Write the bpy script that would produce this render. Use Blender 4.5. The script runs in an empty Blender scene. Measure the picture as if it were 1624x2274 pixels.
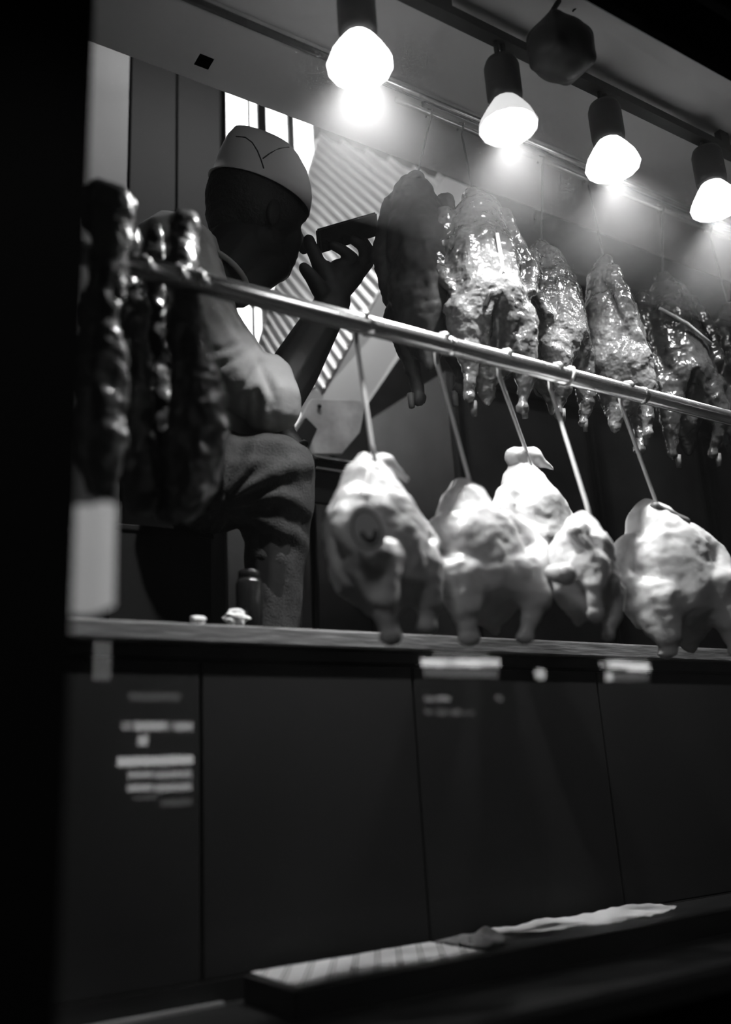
import bpy, bmesh, math, random
from mathutils import Vector, Matrix, noise
from mathutils.bvhtree import BVHTree
random.seed(7)
SC = bpy.context.scene
COL = SC.collection

# ------------------------------------------------------------------ camera
H = 0.90                                   # camera height above the pavement
F_PX, CX, CY = 2042.0, 812.0, 1137.0       # focal length and centre for 1624 x 2274
EX = Vector((3288.0, 423.0, F_PX)).normalized()      # world X (along the window) seen in camera space
UP = Vector((-392.0, -6810.0, F_PX)).normalized()    # world Z
EY = UP.cross(EX).normalized()                        # world Y (into the shop)
UP = EX.cross(EY).normalized()
RW = Matrix((EX, EY, UP))                             # camera space (x right, y down, z ahead) -> world
cam_d = bpy.data.cameras.new('camera')
cam = bpy.data.objects.new('camera', cam_d)
COL.objects.link(cam)
cm = Matrix((RW @ Vector((1, 0, 0)), RW @ Vector((0, -1, 0)), RW @ Vector((0, 0, -1)))).transposed()
cam.matrix_world = Matrix.Translation((0, 0, H)) @ cm.to_4x4()
cam_d.sensor_fit = 'VERTICAL'
cam_d.sensor_height = 36.0
cam_d.sensor_width = 36.0 * 1624 / 2274
cam_d.lens = 36.0 * F_PX / 2274
cam_d.clip_start = 0.02
cam_d.dof.use_dof = True
cam_d.dof.focus_distance = 1.90
cam_d.dof.aperture_fstop = 1.45
SC.camera = cam

# ------------------------------------------------------------------ world and view
w = bpy.data.worlds.new('night')
SC.world = w
w.use_nodes = True
w.node_tree.nodes['Background'].inputs[0].default_value = (0.5, 0.5, 0.5, 1)
w.node_tree.nodes['Background'].inputs[1].default_value = 0.012
SC.view_settings.view_transform = 'Standard'
SC.view_settings.look = 'None'
SC.view_settings.exposure = 0.0
SC.view_settings.gamma = 1.0
SC.view_settings.use_curve_mapping = False
cy = SC.cycles
cy.max_bounces = 4
cy.diffuse_bounces = 3
cy.glossy_bounces = 2
cy.use_adaptive_sampling = True
cy.adaptive_threshold = 0.15
cy.adaptive_min_samples = 12
cy.transmission_bounces = 2
cy.transparent_max_bounces = 8
cy.volume_bounces = 0
cy.caustics_reflective = False
cy.caustics_refractive = False
LAMP_W = 30.0            # watts of each display lamp beam
LAMP_FACE = 22.0        # glow of the bulb face
LAMP_BACK = (6.5, 0.8, 2.6, 4.0)   # light leaking through each bulb's glass back
FILL_TUBE = 10.0  # watts of the added tube over the hood
PANEL_GLOW = 5.0           # emission standing in for light on the wall panel

# fill light added on the street side, behind the camera
sl_d = bpy.data.lights.new('street_fill_light', 'AREA')
sl_d.energy = 7.0
sl_d.size = 0.5
sl_d.spread = math.radians(110)
sl = bpy.data.objects.new('street_fill_light', sl_d)
COL.objects.link(sl)
sl.location = (-1.8, -1.4, 3.2)
sl.rotation_euler = (Vector((0.1, 0.75, 1.1)) - sl.location).to_track_quat('-Z', 'Y').to_euler()


# downlight added out of view to light the paper sheet (its housing is built with the shop front)
dl_d = bpy.data.lights.new('added_downlight_beam', 'SPOT')
dl_d.energy = 150.0
dl_d.spot_size = math.radians(17)
dl_d.spot_blend = 0.8
dl_d.shadow_soft_size = 0.02
dl = bpy.data.objects.new('added_downlight_beam', dl_d)
COL.objects.link(dl)
DL = Vector((0.02, -0.10, 2.75))
dl.location = DL
dl.rotation_euler = (Vector((0.19, 0.755, 1.08)) - DL).to_track_quat('-Z', 'Y').to_euler()


# ------------------------------------------------------------------ pixel helpers (rays of the photograph -> points in the place)
def ray(px, py):
    return RW @ Vector((px - CX, py - CY, F_PX))


def P(px, py, Y):
    d = ray(px, py)
    v = d * (Y / d.y)
    return Vector((v.x, v.y, v.z + H))


def PZ(px, py, z):
    d = ray(px, py)
    v = d * ((z - H) / d.z)
    return Vector((v.x, v.y, v.z + H))


GLASS_Y = 0.75


def MIR(px, py, Y):
    """Where a thing on the street stands (at depth Y behind the camera) that the pane mirrors to this pixel."""
    g = P(px, py, GLASS_Y)
    d = ray(px, py)
    d = Vector((d.x, -d.y, d.z))
    t = (Y - g.y) / d.y
    return g + d * t


# ------------------------------------------------------------------ materials
def mat(name, v, rough=0.6, metal=0.0, spec=0.5, bump=0.0, bscale=40.0, var=0.0, vscale=6.0, coat=0.0, emit=0.0, stretch=None, trans=0.0):
    m = bpy.data.materials.new(name)
    m.cycles.emission_sampling = 'NONE'
    m.use_nodes = True
    nt = m.node_tree
    b = nt.nodes['Principled BSDF']
    b.inputs['Base Color'].default_value = (v, v, v, 1)
    b.inputs['Roughness'].default_value = rough
    b.inputs['Metallic'].default_value = metal
    b.inputs['Specular IOR Level'].default_value = spec
    b.inputs['Coat Weight'].default_value = coat
    b.inputs['Coat Roughness'].default_value = 0.12
    if emit:
        b.inputs['Emission Color'].default_value = (1, 1, 1, 1)
        b.inputs['Emission Strength'].default_value = emit
    tc = nt.nodes.new('ShaderNodeTexCoord')
    src = tc.outputs['Object']
    if stretch:
        mp = nt.nodes.new('ShaderNodeMapping')
        mp.inputs['Scale'].default_value = stretch
        nt.links.new(src, mp.inputs[0])
        src = mp.outputs[0]
    if var:
        n = nt.nodes.new('ShaderNodeTexNoise')
        n.inputs['Scale'].default_value = vscale
        n.inputs['Detail'].default_value = 3
        nt.links.new(src, n.inputs['Vector'])
        r = nt.nodes.new('ShaderNodeMapRange')
        r.inputs['From Min'].default_value = 0.3
        r.inputs['From Max'].default_value = 0.7
        r.inputs['To Min'].default_value = max(0.0, v * (1 - var))
        r.inputs['To Max'].default_value = min(1.0, v * (1 + var))
        nt.links.new(n.outputs[0], r.inputs[0])
        nt.links.new(r.outputs[0], b.inputs['Base Color'])
    if bump:
        n2 = nt.nodes.new('ShaderNodeTexNoise')
        n2.inputs['Scale'].default_value = bscale
        n2.inputs['Detail'].default_value = 2
        nt.links.new(src, n2.inputs['Vector'])
        bp = nt.nodes.new('ShaderNodeBump')
        bp.inputs['Strength'].default_value = bump
        bp.inputs['Distance'].default_value = 0.01
        nt.links.new(n2.outputs[0], bp.inputs['Height'])
        nt.links.new(bp.outputs[0], b.inputs['Normal'])
        if coat:
            nt.links.new(bp.outputs[0], b.inputs['Coat Normal'])
    return m


def emission(name, s, sample=False):
    m = bpy.data.materials.new(name)
    m.use_nodes = True
    nt = m.node_tree
    nt.nodes.clear()
    o = nt.nodes.new('ShaderNodeOutputMaterial')
    e = nt.nodes.new('ShaderNodeEmission')
    e.inputs[1].default_value = s
    nt.links.new(e.outputs[0], o.inputs[0])
    m.cycles.emission_sampling = 'FRONT' if sample else 'NONE'
    return m


M = {
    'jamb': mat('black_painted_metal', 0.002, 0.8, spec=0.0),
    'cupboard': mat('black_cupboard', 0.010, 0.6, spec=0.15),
    'ceiling': mat('grey_ceiling_paint', 0.62, 0.55, bump=0.05, bscale=6, var=0.1, vscale=2),
    'dark_wall': mat('dark_kitchen_wall', 0.05, 0.6, var=0.3),
    'pale_wall': mat('pale_plaster', 0.17, 0.7, var=0.1),
    'dark_metal': mat('dark_metal', 0.030, 0.5, spec=0.3),
    'steel': mat('brushed_steel', 0.55, 0.35, metal=0.85, bump=0.08, bscale=60, stretch=(1, 1, 0.1)),
    'hood': mat('hood_steel', 0.62, 0.38, metal=0.3),
    'chrome': mat('chrome_tube', 0.75, 0.24, metal=0.9, bump=0.03, bscale=30),
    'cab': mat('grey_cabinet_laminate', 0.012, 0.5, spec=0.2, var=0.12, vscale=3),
    'wood': mat('worn_wood', 0.12, 0.6, var=0.45, vscale=10, stretch=(1, 1, 9), bump=0.15, bscale=20),
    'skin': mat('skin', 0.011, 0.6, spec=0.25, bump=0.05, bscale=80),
    'hair': mat('black_hair', 0.006, 0.7, bump=0.3, bscale=150),
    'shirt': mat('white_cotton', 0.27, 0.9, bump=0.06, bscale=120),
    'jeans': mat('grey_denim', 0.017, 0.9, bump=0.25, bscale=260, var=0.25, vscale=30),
    'cap': mat('paper_cap', 0.5, 0.8, bump=0.05, bscale=30),
    'seam': mat('cap_seam', 0.03, 0.8),
    'phone': mat('black_glass', 0.02, 0.15),
    'duck': mat('roast_skin', 0.15, 0.22, bump=0.9, bscale=38, var=0.75, vscale=9, coat=0.8, spec=0.7),
    'duck_dark': mat('dark_roast_skin', 0.045, 0.25, bump=0.8, bscale=32, var=0.7, vscale=9, coat=0.6, spec=0.6),
    'duck_shaded': mat('shaded_roast_skin', 0.030, 0.6, bump=0.6, bscale=20, var=0.7, vscale=14, spec=0.3),  # shade put into the skin colour: this duck gets no lamp beam
    'bone': mat('bone', 0.45, 0.5),
    'chicken': mat('poached_skin', 0.55, 0.4, bump=0.5, bscale=22, var=0.35, vscale=7, coat=0.35),
    'stump': mat('cut_neck', 0.10, 0.6, bump=0.3),
    'meat': mat('barbecued_meat', 0.035, 0.32, bump=0.9, bscale=26, var=0.8, vscale=11, coat=0.6, spec=0.6),
    'hook': mat('pale_wire', 0.72, 0.4, metal=0.2),
    'wire': mat('dark_wire', 0.25, 0.4, metal=0.6),
    'bulb_face': emission('bulb_face', LAMP_FACE),
    'panel_glow': emission('glowing_wall_panel', PANEL_GLOW),
    'paper': mat('paper', 0.7, 0.9),
    'black': mat('gloss_black', 0.012, 0.18),
    'floor': mat('dark_floor', 0.03, 0.5, var=0.4),
    'street': mat('street_asphalt', 0.05, 0.9, bump=0.3),
    'facade': mat('facade', 0.03, 0.9),
    'shelf_black': mat('black_shelf', 0.006, 0.45, spec=0.25),
    'plate': mat('spotted_steel_plate', 0.75, 0.4, metal=0.0, var=0.35, vscale=14),
}


# ------------------------------------------------------------------ object helpers
def tag(o, label=None, cat=None, group=None, kind=None):
    if label:
        o['label'] = label
    if cat:
        o['category'] = cat
    if group:
        o['group'] = group
    if kind:
        o['kind'] = kind
    return o


def link(name, me, m, parent=None, smooth=True):
    o = bpy.data.objects.new(name, me)
    COL.objects.link(o)
    if m is not None:
        me.materials.clear()
        me.materials.append(m)
    if smooth and len(me.polygons):
        me.polygons.foreach_set('use_smooth', [True] * len(me.polygons))
    if parent:
        o.parent = parent
        o.matrix_parent_inverse = Matrix.Translation(-parent.location) if parent.rotation_euler.to_matrix() == Matrix.Identity(3) else parent.matrix_basis.inverted()
    return o


def empty(name, loc):
    o = bpy.data.objects.new(name, None)
    o.empty_display_size = 0.05
    COL.objects.link(o)
    o.location = loc
    return o


def bm_mesh(bm, name):
    me = bpy.data.meshes.new(name)
    bmesh.ops.recalc_face_normals(bm, faces=bm.faces)
    bm.to_mesh(me)
    bm.free()
    return me


def add_box(bm, lo, hi, bev=0.0):
    r = bmesh.ops.create_cube(bm, size=1.0)
    c = (Vector(lo) + Vector(hi)) / 2
    s = Vector(hi) - Vector(lo)
    for v in r['verts']:
        v.co = Vector((v.co.x * s.x, v.co.y * s.y, v.co.z * s.z)) + c
    if bev:
        es = {e for v in r['verts'] for e in v.link_edges}
        bmesh.ops.bevel(bm, geom=list(es), offset=bev, segments=2, affect='EDGES', profile=0.6)


def box(name, lo, hi, m, parent=None, bev=0.0):
    bm = bmesh.new()
    add_box(bm, lo, hi, bev)
    return link(name, bm_mesh(bm, name), m, parent, smooth=False)


def add_tube(bm, pts, r, n=10, cap=True):
    pts = [Vector(p) for p in pts]
    rs = r if isinstance(r, (list, tuple)) else [r] * len(pts)
    rings = []
    prev = None
    for i, p in enumerate(pts):
        t = (pts[min(i + 1, len(pts) - 1)] - pts[max(i - 1, 0)]).normalized()
        a = prev if prev else (Vector((0, 0, 1)) if abs(t.z) < 0.9 else Vector((0, 1, 0)))
        u = (a - t * a.dot(t)).normalized()
        prev = u
        v = t.cross(u)
        rings.append([bm.verts.new(p + (u * math.cos(2 * math.pi * k / n) + v * math.sin(2 * math.pi * k / n)) * rs[i]) for k in range(n)])
    for a, b in zip(rings, rings[1:]):
        for k in range(n):
            bm.faces.new((a[k], a[(k + 1) % n], b[(k + 1) % n], b[k]))
    if cap:
        bm.faces.new(rings[0][::-1])
        bm.faces.new(rings[-1])


def tube(name, pts, r, m, parent=None, n=10):
    bm = bmesh.new()
    add_tube(bm, pts, r, n)
    return link(name, bm_mesh(bm, name), m, parent)


def lathe(name, prof, m, loc, parent=None, n=28, capped=True):
    bm = bmesh.new()
    rings = [[bm.verts.new(Vector(loc) + Vector((r * math.cos(2 * math.pi * k / n), r * math.sin(2 * math.pi * k / n), z))) for k in range(n)] for r, z in prof]
    for a, b in zip(rings, rings[1:]):
        for k in range(n):
            bm.faces.new((a[k], a[(k + 1) % n], b[(k + 1) % n], b[k]))
    if capped:
        bm.faces.new(rings[0][::-1])
        bm.faces.new(rings[-1])
    return link(name, bm_mesh(bm, name), m, parent)


def prism(name, poly, thick, m, parent=None, bev=0.0):
    """Slab whose front outline is poly (3-D points, about one plane) and which goes thick metres away along +Y."""
    bm = bmesh.new()
    a = [bm.verts.new(p) for p in poly]
    d = Vector(thick) if isinstance(thick, (tuple, Vector)) else Vector((0, thick, 0))
    b = [bm.verts.new(Vector(p) + d) for p in poly]
    bm.faces.new(a)
    bm.faces.new(b[::-1])
    n = len(a)
    for k in range(n):
        bm.faces.new((a[k], b[k], b[(k + 1) % n], a[(k + 1) % n]))
    if bev:
        bmesh.ops.bevel(bm, geom=list(bm.edges), offset=bev, segments=2, affect='EDGES', profile=0.6)
    return link(name, bm_mesh(bm, name), m, parent, smooth=False)


def add_ball(bm, c, r, rot=None, sub=3):
    res = bmesh.ops.create_icosphere(bm, subdivisions=sub, radius=1.0)
    s = Vector((r, r, r)) if isinstance(r, (int, float)) else Vector(r)
    for v in res['verts']:
        q = Vector((v.co.x * s.x, v.co.y * s.y, v.co.z * s.z))
        if rot is not None:
            q = rot @ q
        v.co = q + Vector(c)


def add_cap(bm, p0, r0, p1, r1):
    """Tapered capsule."""
    tmp = bmesh.new()
    add_ball(tmp, p0, r0, sub=2)
    add_ball(tmp, p1, r1, sub=2)
    out = bmesh.ops.convex_hull(tmp, input=list(tmp.verts))
    junk = [g for g in out['geom_interior'] if isinstance(g, bmesh.types.BMVert)]
    bmesh.ops.delete(tmp, geom=junk, context='VERTS')
    me = bpy.data.meshes.new('tmp')
    tmp.to_mesh(me)
    tmp.free()
    bm.from_mesh(me)
    bpy.data.meshes.remove(me)


def melt(bm, voxel, smooth=6, factor=0.5, disp=None):
    """Fuse overlapping shapes into one continuous skin; disp(co, no) returns an offset along the normal."""
    me = bpy.data.meshes.new('melt')
    bmesh.ops.recalc_face_normals(bm, faces=bm.faces)
    bm.to_mesh(me)
    bm.free()
    o = bpy.data.objects.new('melt', me)
    COL.objects.link(o)
    rm = o.modifiers.new('r', 'REMESH')
    rm.mode = 'VOXEL'
    rm.voxel_size = voxel
    if smooth:
        s = o.modifiers.new('s', 'SMOOTH')
        s.iterations = smooth
        s.factor = factor
    dg = bpy.context.evaluated_depsgraph_get()
    res = bpy.data.meshes.new_from_object(o.evaluated_get(dg))
    bpy.data.objects.remove(o)
    bpy.data.meshes.remove(me)
    if disp:
        new = []
        for v in res.vertices:
            new.append(v.co + v.normal * disp(v.co, v.normal))
        for v, c in zip(res.vertices, new):
            v.co = c
    res.update()
    return res


def nz(p, s, off=0.0):
    return noise.noise(Vector((p[0] * s + off, p[1] * s - off, p[2] * s + 2 * off)))


# ------------------------------------------------------------------ the setting
ZC = 1.39 + H                    # display ceiling
CEIL_BACK = 1.442
box('ceiling', (-0.2, GLASS_Y, ZC), (4.6, CEIL_BACK, ZC + 0.05), M['ceiling'])['kind'] = 'structure'
ZK = 2.75 + H
box('wall_fascia', (-0.5, CEIL_BACK, ZC + 0.05), (5.5, CEIL_BACK + 0.05, ZK), M['dark_wall'])['kind'] = 'structure'
box('ceiling_kitchen', (-0.5, CEIL_BACK, ZK), (5.5, 3.3, ZK + 0.05), M['dark_wall'])['kind'] = 'structure'
box('wall_back', (-0.5, 3.2, 0), (5.5, 3.3, ZK), M['dark_wall'])['kind'] = 'structure'
box('wall_right', (4.6, GLASS_Y, 0), (4.7, 3.3, ZK), M['dark_wall'])['kind'] = 'structure'
# front of the shop: black jamb left of the pane, sill below, head above
J = P(165, 1137, GLASS_Y).x
xj = P(168, 1137, GLASS_Y - 0.03).x
box('wall_left', (-1.2, GLASS_Y - 0.03, 0), (xj, GLASS_Y + 0.03, 3.4), M['jamb'])['kind'] = 'structure'
box('wall_side', (xj - 0.10, GLASS_Y + 0.03, 0), (xj - 0.03, 3.2, ZK), M['dark_wall'])['kind'] = 'structure'
zs = P(1440, 2222, GLASS_Y - 0.03).z
box('trim_1', (xj, GLASS_Y - 0.06, 0), (5.5, GLASS_Y + 0.03, zs), M['jamb'])['kind'] = 'structure'
zh0 = P(1500, 82, GLASS_Y).z
head = box('trim_2', (xj, GLASS_Y - 0.05, zh0), (5.5, GLASS_Y + 0.02, zh0 + 0.032), M['jamb'])
head['kind'] = 'structure'
zh1 = P(1560, 10, GLASS_Y).z
box('trim_3', (xj, GLASS_Y - 0.06, zh1 + 0.014), (5.5, GLASS_Y + 0.02, 3.4), M['jamb'])['kind'] = 'structure'
box('trim_4', (xj, GLASS_Y - 0.02, zh0 + 0.032), (5.5, GLASS_Y + 0.01, zh1 + 0.014), M['cab'])['kind'] = 'structure'
box('floor', (-1, GLASS_Y, 0), (5.5, 3.3, 0.02), M['floor'])['kind'] = 'structure'
box('floor_street', (-8, -9, -0.05), (12, GLASS_Y, 0.0), M['street'])['kind'] = 'structure'


e = tag(empty('added_downlight', DL), 'added unseen downlight above the shop front, lighting the paper sheet', 'lamp')
lathe('housing', [(0.045, -0.02), (0.05, 0.02), (0.05, 0.10), (0.03, 0.12)], M['jamb'], DL + Vector((0, 0, 0.03)), e, capped=False)
tube('bracket', [DL + Vector((0, 0, 0.14)), DL + Vector((0, 0.02, 0.30)), Vector((DL.x, GLASS_Y - 0.05, DL.z + 0.32))], 0.012, M['jamb'], e)


# the pane: clear, a little mirror, a little greasy haze
def glass_mat():
    m = bpy.data.materials.new('greasy_shop_glass')
    m.use_nodes = True
    nt = m.node_tree
    nt.nodes.clear()
    o = nt.nodes.new('ShaderNodeOutputMaterial')
    t = nt.nodes.new('ShaderNodeBsdfTransparent')
    g = nt.nodes.new('ShaderNodeBsdfGlossy')
    g.inputs['Roughness'].default_value = 0.0
    fr = nt.nodes.new('ShaderNodeFresnel')
    geo = nt.nodes.new('ShaderNodeNewGeometry')          # the same faint mirror from either side of the pane
    ior = nt.nodes.new('ShaderNodeMapRange')
    ior.inputs['To Min'].default_value = 1.5
    ior.inputs['To Max'].default_value = 1 / 1.5
    nt.links.new(geo.outputs['Backfacing'], ior.inputs[0])
    nt.links.new(ior.outputs[0], fr.inputs['IOR'])
    mul = nt.nodes.new('ShaderNodeMath')
    mul.operation = 'MULTIPLY'
    mul.inputs[1].default_value = 1.6
    nt.links.new(fr.outputs[0], mul.inputs[0])
    mx = nt.nodes.new('ShaderNodeMixShader')
    nt.links.new(mul.outputs[0], mx.inputs[0])
    nt.links.new(t.outputs[0], mx.inputs[1])
    nt.links.new(g.outputs[0], mx.inputs[2])
    tl = nt.nodes.new('ShaderNodeBsdfTranslucent')
    n = nt.nodes.new('ShaderNodeTexNoise')
    n.inputs['Scale'].default_value = 3.0
    n.inputs['Detail'].default_value = 3
    tc = nt.nodes.new('ShaderNodeTexCoord')
    mp = nt.nodes.new('ShaderNodeMapping')
    mp.inputs['Scale'].default_value = (2.0, 1.0, 0.6)
    nt.links.new(tc.outputs['Object'], mp.inputs[0])
    nt.links.new(mp.outputs[0], n.inputs['Vector'])
    r = nt.nodes.new('ShaderNodeMapRange')
    r.inputs['From Min'].default_value = 0.3
    r.inputs['From Max'].default_value = 0.75
    r.inputs['To Min'].default_value = 0.0015
    r.inputs['To Max'].default_value = 0.007
    nt.links.new(n.outputs[0], r.inputs[0])
    mx2 = nt.nodes.new('ShaderNodeMixShader')
    nt.links.new(r.outputs[0], mx2.inputs[0])
    nt.links.new(mx.outputs[0], mx2.inputs[1])
    nt.links.new(tl.outputs[0], mx2.inputs[2])
    nt.links.new(mx2.outputs[0], o.inputs[0])
    return m


bm = bmesh.new()
vs = [bm.verts.new(p) for p in ((xj, GLASS_Y, zs), (5.0, GLASS_Y, zs), (5.0, GLASS_Y, zh0), (xj, GLASS_Y, zh0))]
bm.faces.new(vs)
gp = link('window_1', bm_mesh(bm, 'window_1'), glass_mat(), None, smooth=False)
gp['kind'] = 'structure'

# ------------------------------------------------------------------ counter: cabinets, worktop, kitchen floor behind
YC = 1.30
z_top = P(447, 1388, YC).z
z_under = P(447, 1432, YC).z
z_trim = P(447, 1462, YC).z
z_bot = P(447, 2180, YC).z
wt = box('worktop', (xj - 0.02, YC - 0.015, z_under), (4.5, YC + 0.06, z_top), M['wood'], bev=0.004)
tag(wt, 'worn wooden worktop running along the counter below the cook', 'worktop')
seam = P(447, 1700, YC).x
cabs = [(xj - 0.02, seam, 'dark grey cabinet left of the thin vertical seam, under the worktop'),
        (seam, P(930, 1700, YC).x, 'dark grey cabinet right of the thin vertical seam, under the worktop'),
        (P(930, 1700, YC).x, P(1350, 1700, YC).x, 'dark grey cabinet under the worktop below the pale chickens'),
        (P(1350, 1700, YC).x, 4.5, 'dark grey cabinet under the worktop at the far right')]
for x0, x1, lab in cabs:
    e = tag(empty('counter_cabinet', ((x0 + x1) / 2, YC, z_bot)), lab, 'cabinet', 'cabinets under the worktop')
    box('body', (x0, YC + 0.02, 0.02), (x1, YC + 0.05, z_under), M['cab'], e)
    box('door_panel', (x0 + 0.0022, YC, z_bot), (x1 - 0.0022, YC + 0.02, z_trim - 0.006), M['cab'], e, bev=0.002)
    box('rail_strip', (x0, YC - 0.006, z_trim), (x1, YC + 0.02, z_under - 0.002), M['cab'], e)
ZKF = 0.10 + H
box('floor_kitchen', (-0.5, YC + 0.06, ZKF - 0.04), (5.5, 3.2, ZKF), M['floor'])['kind'] = 'structure'

# raised black plinth with the striped cloth
zt = P(550, 2166, YC - 0.03).z
z_fl = zt - 0.034
a = PZ(550, 2166, zt)
b = PZ(652, 2202, zt)
YPB = a.y
for x0, x1, lab in ((xj - 0.02, 4.5, ''),):
    box('baseboard_counter', (x0, YC - 0.004, z_fl), (x1, YC + 0.02, z_bot - 0.001), M['shelf_black'])['kind'] = 'structure'
box('floor_display', (xj - 0.02, GLASS_Y + 0.03, z_fl - 0.03), (4.6, YC + 0.02, z_fl), M['shelf_black'])['kind'] = 'structure'
pl = tag(empty('display_plinth', (a.x, a.y, z_fl)), 'long low black display shelf under the striped cloth', 'shelf')
box('shelf_body', (a.x, b.y + 0.004, z_fl), (4.4, YPB, zt - 0.001), M['shelf_black'], pl)
box('shelf_lip', (a.x - 0.004, b.y - 0.002, z_fl), (4.4, b.y + 0.004, zt), M['shelf_black'], pl)
box('shelf_end', (a.x - 0.006, b.y - 0.002, z_fl), (a.x, YPB, zt), M['shelf_black'], pl)
lz = z_fl + 0.004
l0, l1 = PZ(200, 2274, lz), PZ(528, 2216, lz)
fr_ = box('display_ledge', (xj, l1.y - 0.012, z_fl), (a.x - 0.03, l1.y, lz), M['steel'])
tag(fr_, 'thin metal strip on the display floor left of the striped cloth', 'strip')


def stripes():
    m = bpy.data.materials.new('striped_cloth')
    m.use_nodes = True
    nt = m.node_tree
    b_ = nt.nodes['Principled BSDF']
    b_.inputs['Roughness'].default_value = 0.9
    tc = nt.nodes.new('ShaderNodeTexCoord')
    sp = nt.nodes.new('ShaderNodeSeparateXYZ')
    nt.links.new(tc.outputs['Object'], sp.inputs[0])

    def math_(op, x, y):
        q = nt.nodes.new('ShaderNodeMath')
        q.operation = op
        for i, k in enumerate((x, y)):
            if isinstance(k, (int, float)):
                q.inputs[i].default_value = k
            else:
                nt.links.new(k, q.inputs[i])
        return q.outputs[0]
    sk = math_('ADD', sp.outputs[0], math_('MULTIPLY', sp.outputs[1], -0.65))
    fr1 = math_('FRACT', math_('MULTIPLY', sk, 27.0), 0)
    l1 = math_('LESS_THAN', math_('ABSOLUTE', math_('SUBTRACT', fr1, 0.42), 0), 0.035)
    l2 = math_('LESS_THAN', math_('ABSOLUTE', math_('SUBTRACT', fr1, 0.60), 0), 0.035)
    s = math_('MAXIMUM', l1, l2)
    mr = nt.nodes.new('ShaderNodeMapRange')
    mr.inputs['To Min'].default_value = 0.62
    mr.inputs['To Max'].default_value = 0.18
    nt.links.new(s, mr.inputs[0])
    nt.links.new(mr.outputs[0], b_.inputs['Base Color'])
    return m


M['stripes'] = stripes()


def cloth(name, x0, x1, y0, y1, z, amp, m, seed, taper=None):
    bm = bmesh.new()
    nx, ny = 60, 10
    g = []
    for i in range(nx + 1):
        u = i / nx
        row = []
        for j in range(ny + 1):
            v = j / ny
            ya, yb = y0, y1
            if taper:
                ya = y0 + (y1 - y0) * taper(u)
            p = Vector((x0 + (x1 - x0) * u, ya + (yb - ya) * v, z))
            p.z += amp * (0.5 + 0.5 * nz(p, 14, seed)) + 0.3 * amp * nz(p, 45, seed)
            row.append(bm.verts.new(p))
        g.append(row)
    for i in range(nx):
        for j in range(ny):
            bm.faces.new((g[i][j], g[i + 1][j], g[i + 1][j + 1], g[i][j + 1]))
    bmesh.ops.solidify(bm, geom=list(bm.faces), thickness=-0.002)
    return link(name, bm_mesh(bm, name), m)


c1 = PZ(960, 2098, zt).x
cl = cloth('striped_cloth', a.x + 0.003, c1, b.y + 0.005, YPB - 0.002, zt + 0.003, 0.002, M['stripes'], 1)
tag(cl, 'flat white cloth with thin dark stripes on the black shelf', 'cloth')
c2 = PZ(1062, 2082, zt).x
bm = bmesh.new()
rows = []
for i in range(25):
    u = i / 24
    row = []
    for j in range(13):
        v = j / 12
        x_ = c1 + 0.004 + (c2 - c1 - 0.006) * u
        y_ = b.y + 0.012 + (YPB - b.y - 0.02) * (v * (1 - 0.35 * u) + 0.30 * u)
        p = Vector((x_, y_, zt + 0.004))
        fold = max(0, math.sin(math.pi * (u * 1.6 - 0.25 * v))) * 0.010 + 0.022 * math.exp(-((u - 0.86 - 0.1 * (v - 0.5)) / 0.10) ** 2) * (0.4 + 0.6 * v)
        p.z += fold * math.sin(math.pi * min(1, 0.12 + v * 0.9)) + 0.0025 * (1 + nz(p, 50))
        row.append(bm.verts.new(p))
    rows.append(row)
for i in range(24):
    for j in range(12):
        bm.faces.new((rows[i][j], rows[i + 1][j], rows[i + 1][j + 1], rows[i][j + 1]))
bmesh.ops.solidify(bm, geom=list(bm.faces), thickness=-0.002)
cr = link('crumpled_cloth', bm_mesh(bm, 'crumpled_cloth'), mat('shaded_cloth', 0.20, 0.9, var=0.4, vscale=20))  # shade of the fold put into the grey base colour
tag(cr, 'crumpled cloth, coloured grey for its shade, bunched at the end of the striped cloth', 'cloth')
cl2 = cloth('liner_paper', c2 + 0.01, PZ(1440, 2015, zt).x, b.y + 0.01, YPB - 0.002, zt + 0.003, 0.010, M['paper'], 5, taper=lambda u: 0.55 - 0.45 * math.sin(3.0 * u))
tag(cl2, 'crinkled white liner sheet lying on the shelf right of the crumpled cloth', 'paper')

# ------------------------------------------------------------------ kitchen behind
YW = 2.05
pw = box('partition_wall', (P(150, 300, YW).x, YW, ZKF), (P(284, 300, YW).x, YW + 0.1, ZK), M['pale_wall'])
pw['kind'] = 'structure'
pw.name = 'wall_partition'
YD = 2.12
x0, x1 = P(287, 300, YD).x, P(492, 300, YD).x
dk = tag(empty('tall_cupboard', ((x0 + x1) / 2, YD, ZKF)), 'tall black cupboard between the pale wall and the glowing panel', 'cupboard')
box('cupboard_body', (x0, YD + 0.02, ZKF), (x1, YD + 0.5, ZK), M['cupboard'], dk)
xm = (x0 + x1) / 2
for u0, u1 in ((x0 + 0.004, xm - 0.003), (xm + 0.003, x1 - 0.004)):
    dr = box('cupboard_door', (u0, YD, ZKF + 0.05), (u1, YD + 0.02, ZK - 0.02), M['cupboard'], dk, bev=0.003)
# small box on the ceiling edge
bx_ = P(455, 112, CEIL_BACK - 0.06)
jb = tag(empty('ceiling_bracket', bx_), 'small dark bracket box on the ceiling edge above the black cupboard', 'bracket')
box('box_body', bx_ + Vector((-0.026, -0.02, -0.018)), bx_ + Vector((0.026, 0.03, 0.024)), M['dark_metal'], jb, bev=0.006)
box('box_foot', bx_ + Vector((-0.015, -0.012, 0.02)), bx_ + Vector((0.015, 0.02, ZC - bx_.z)), M['dark_metal'], jb)

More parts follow.
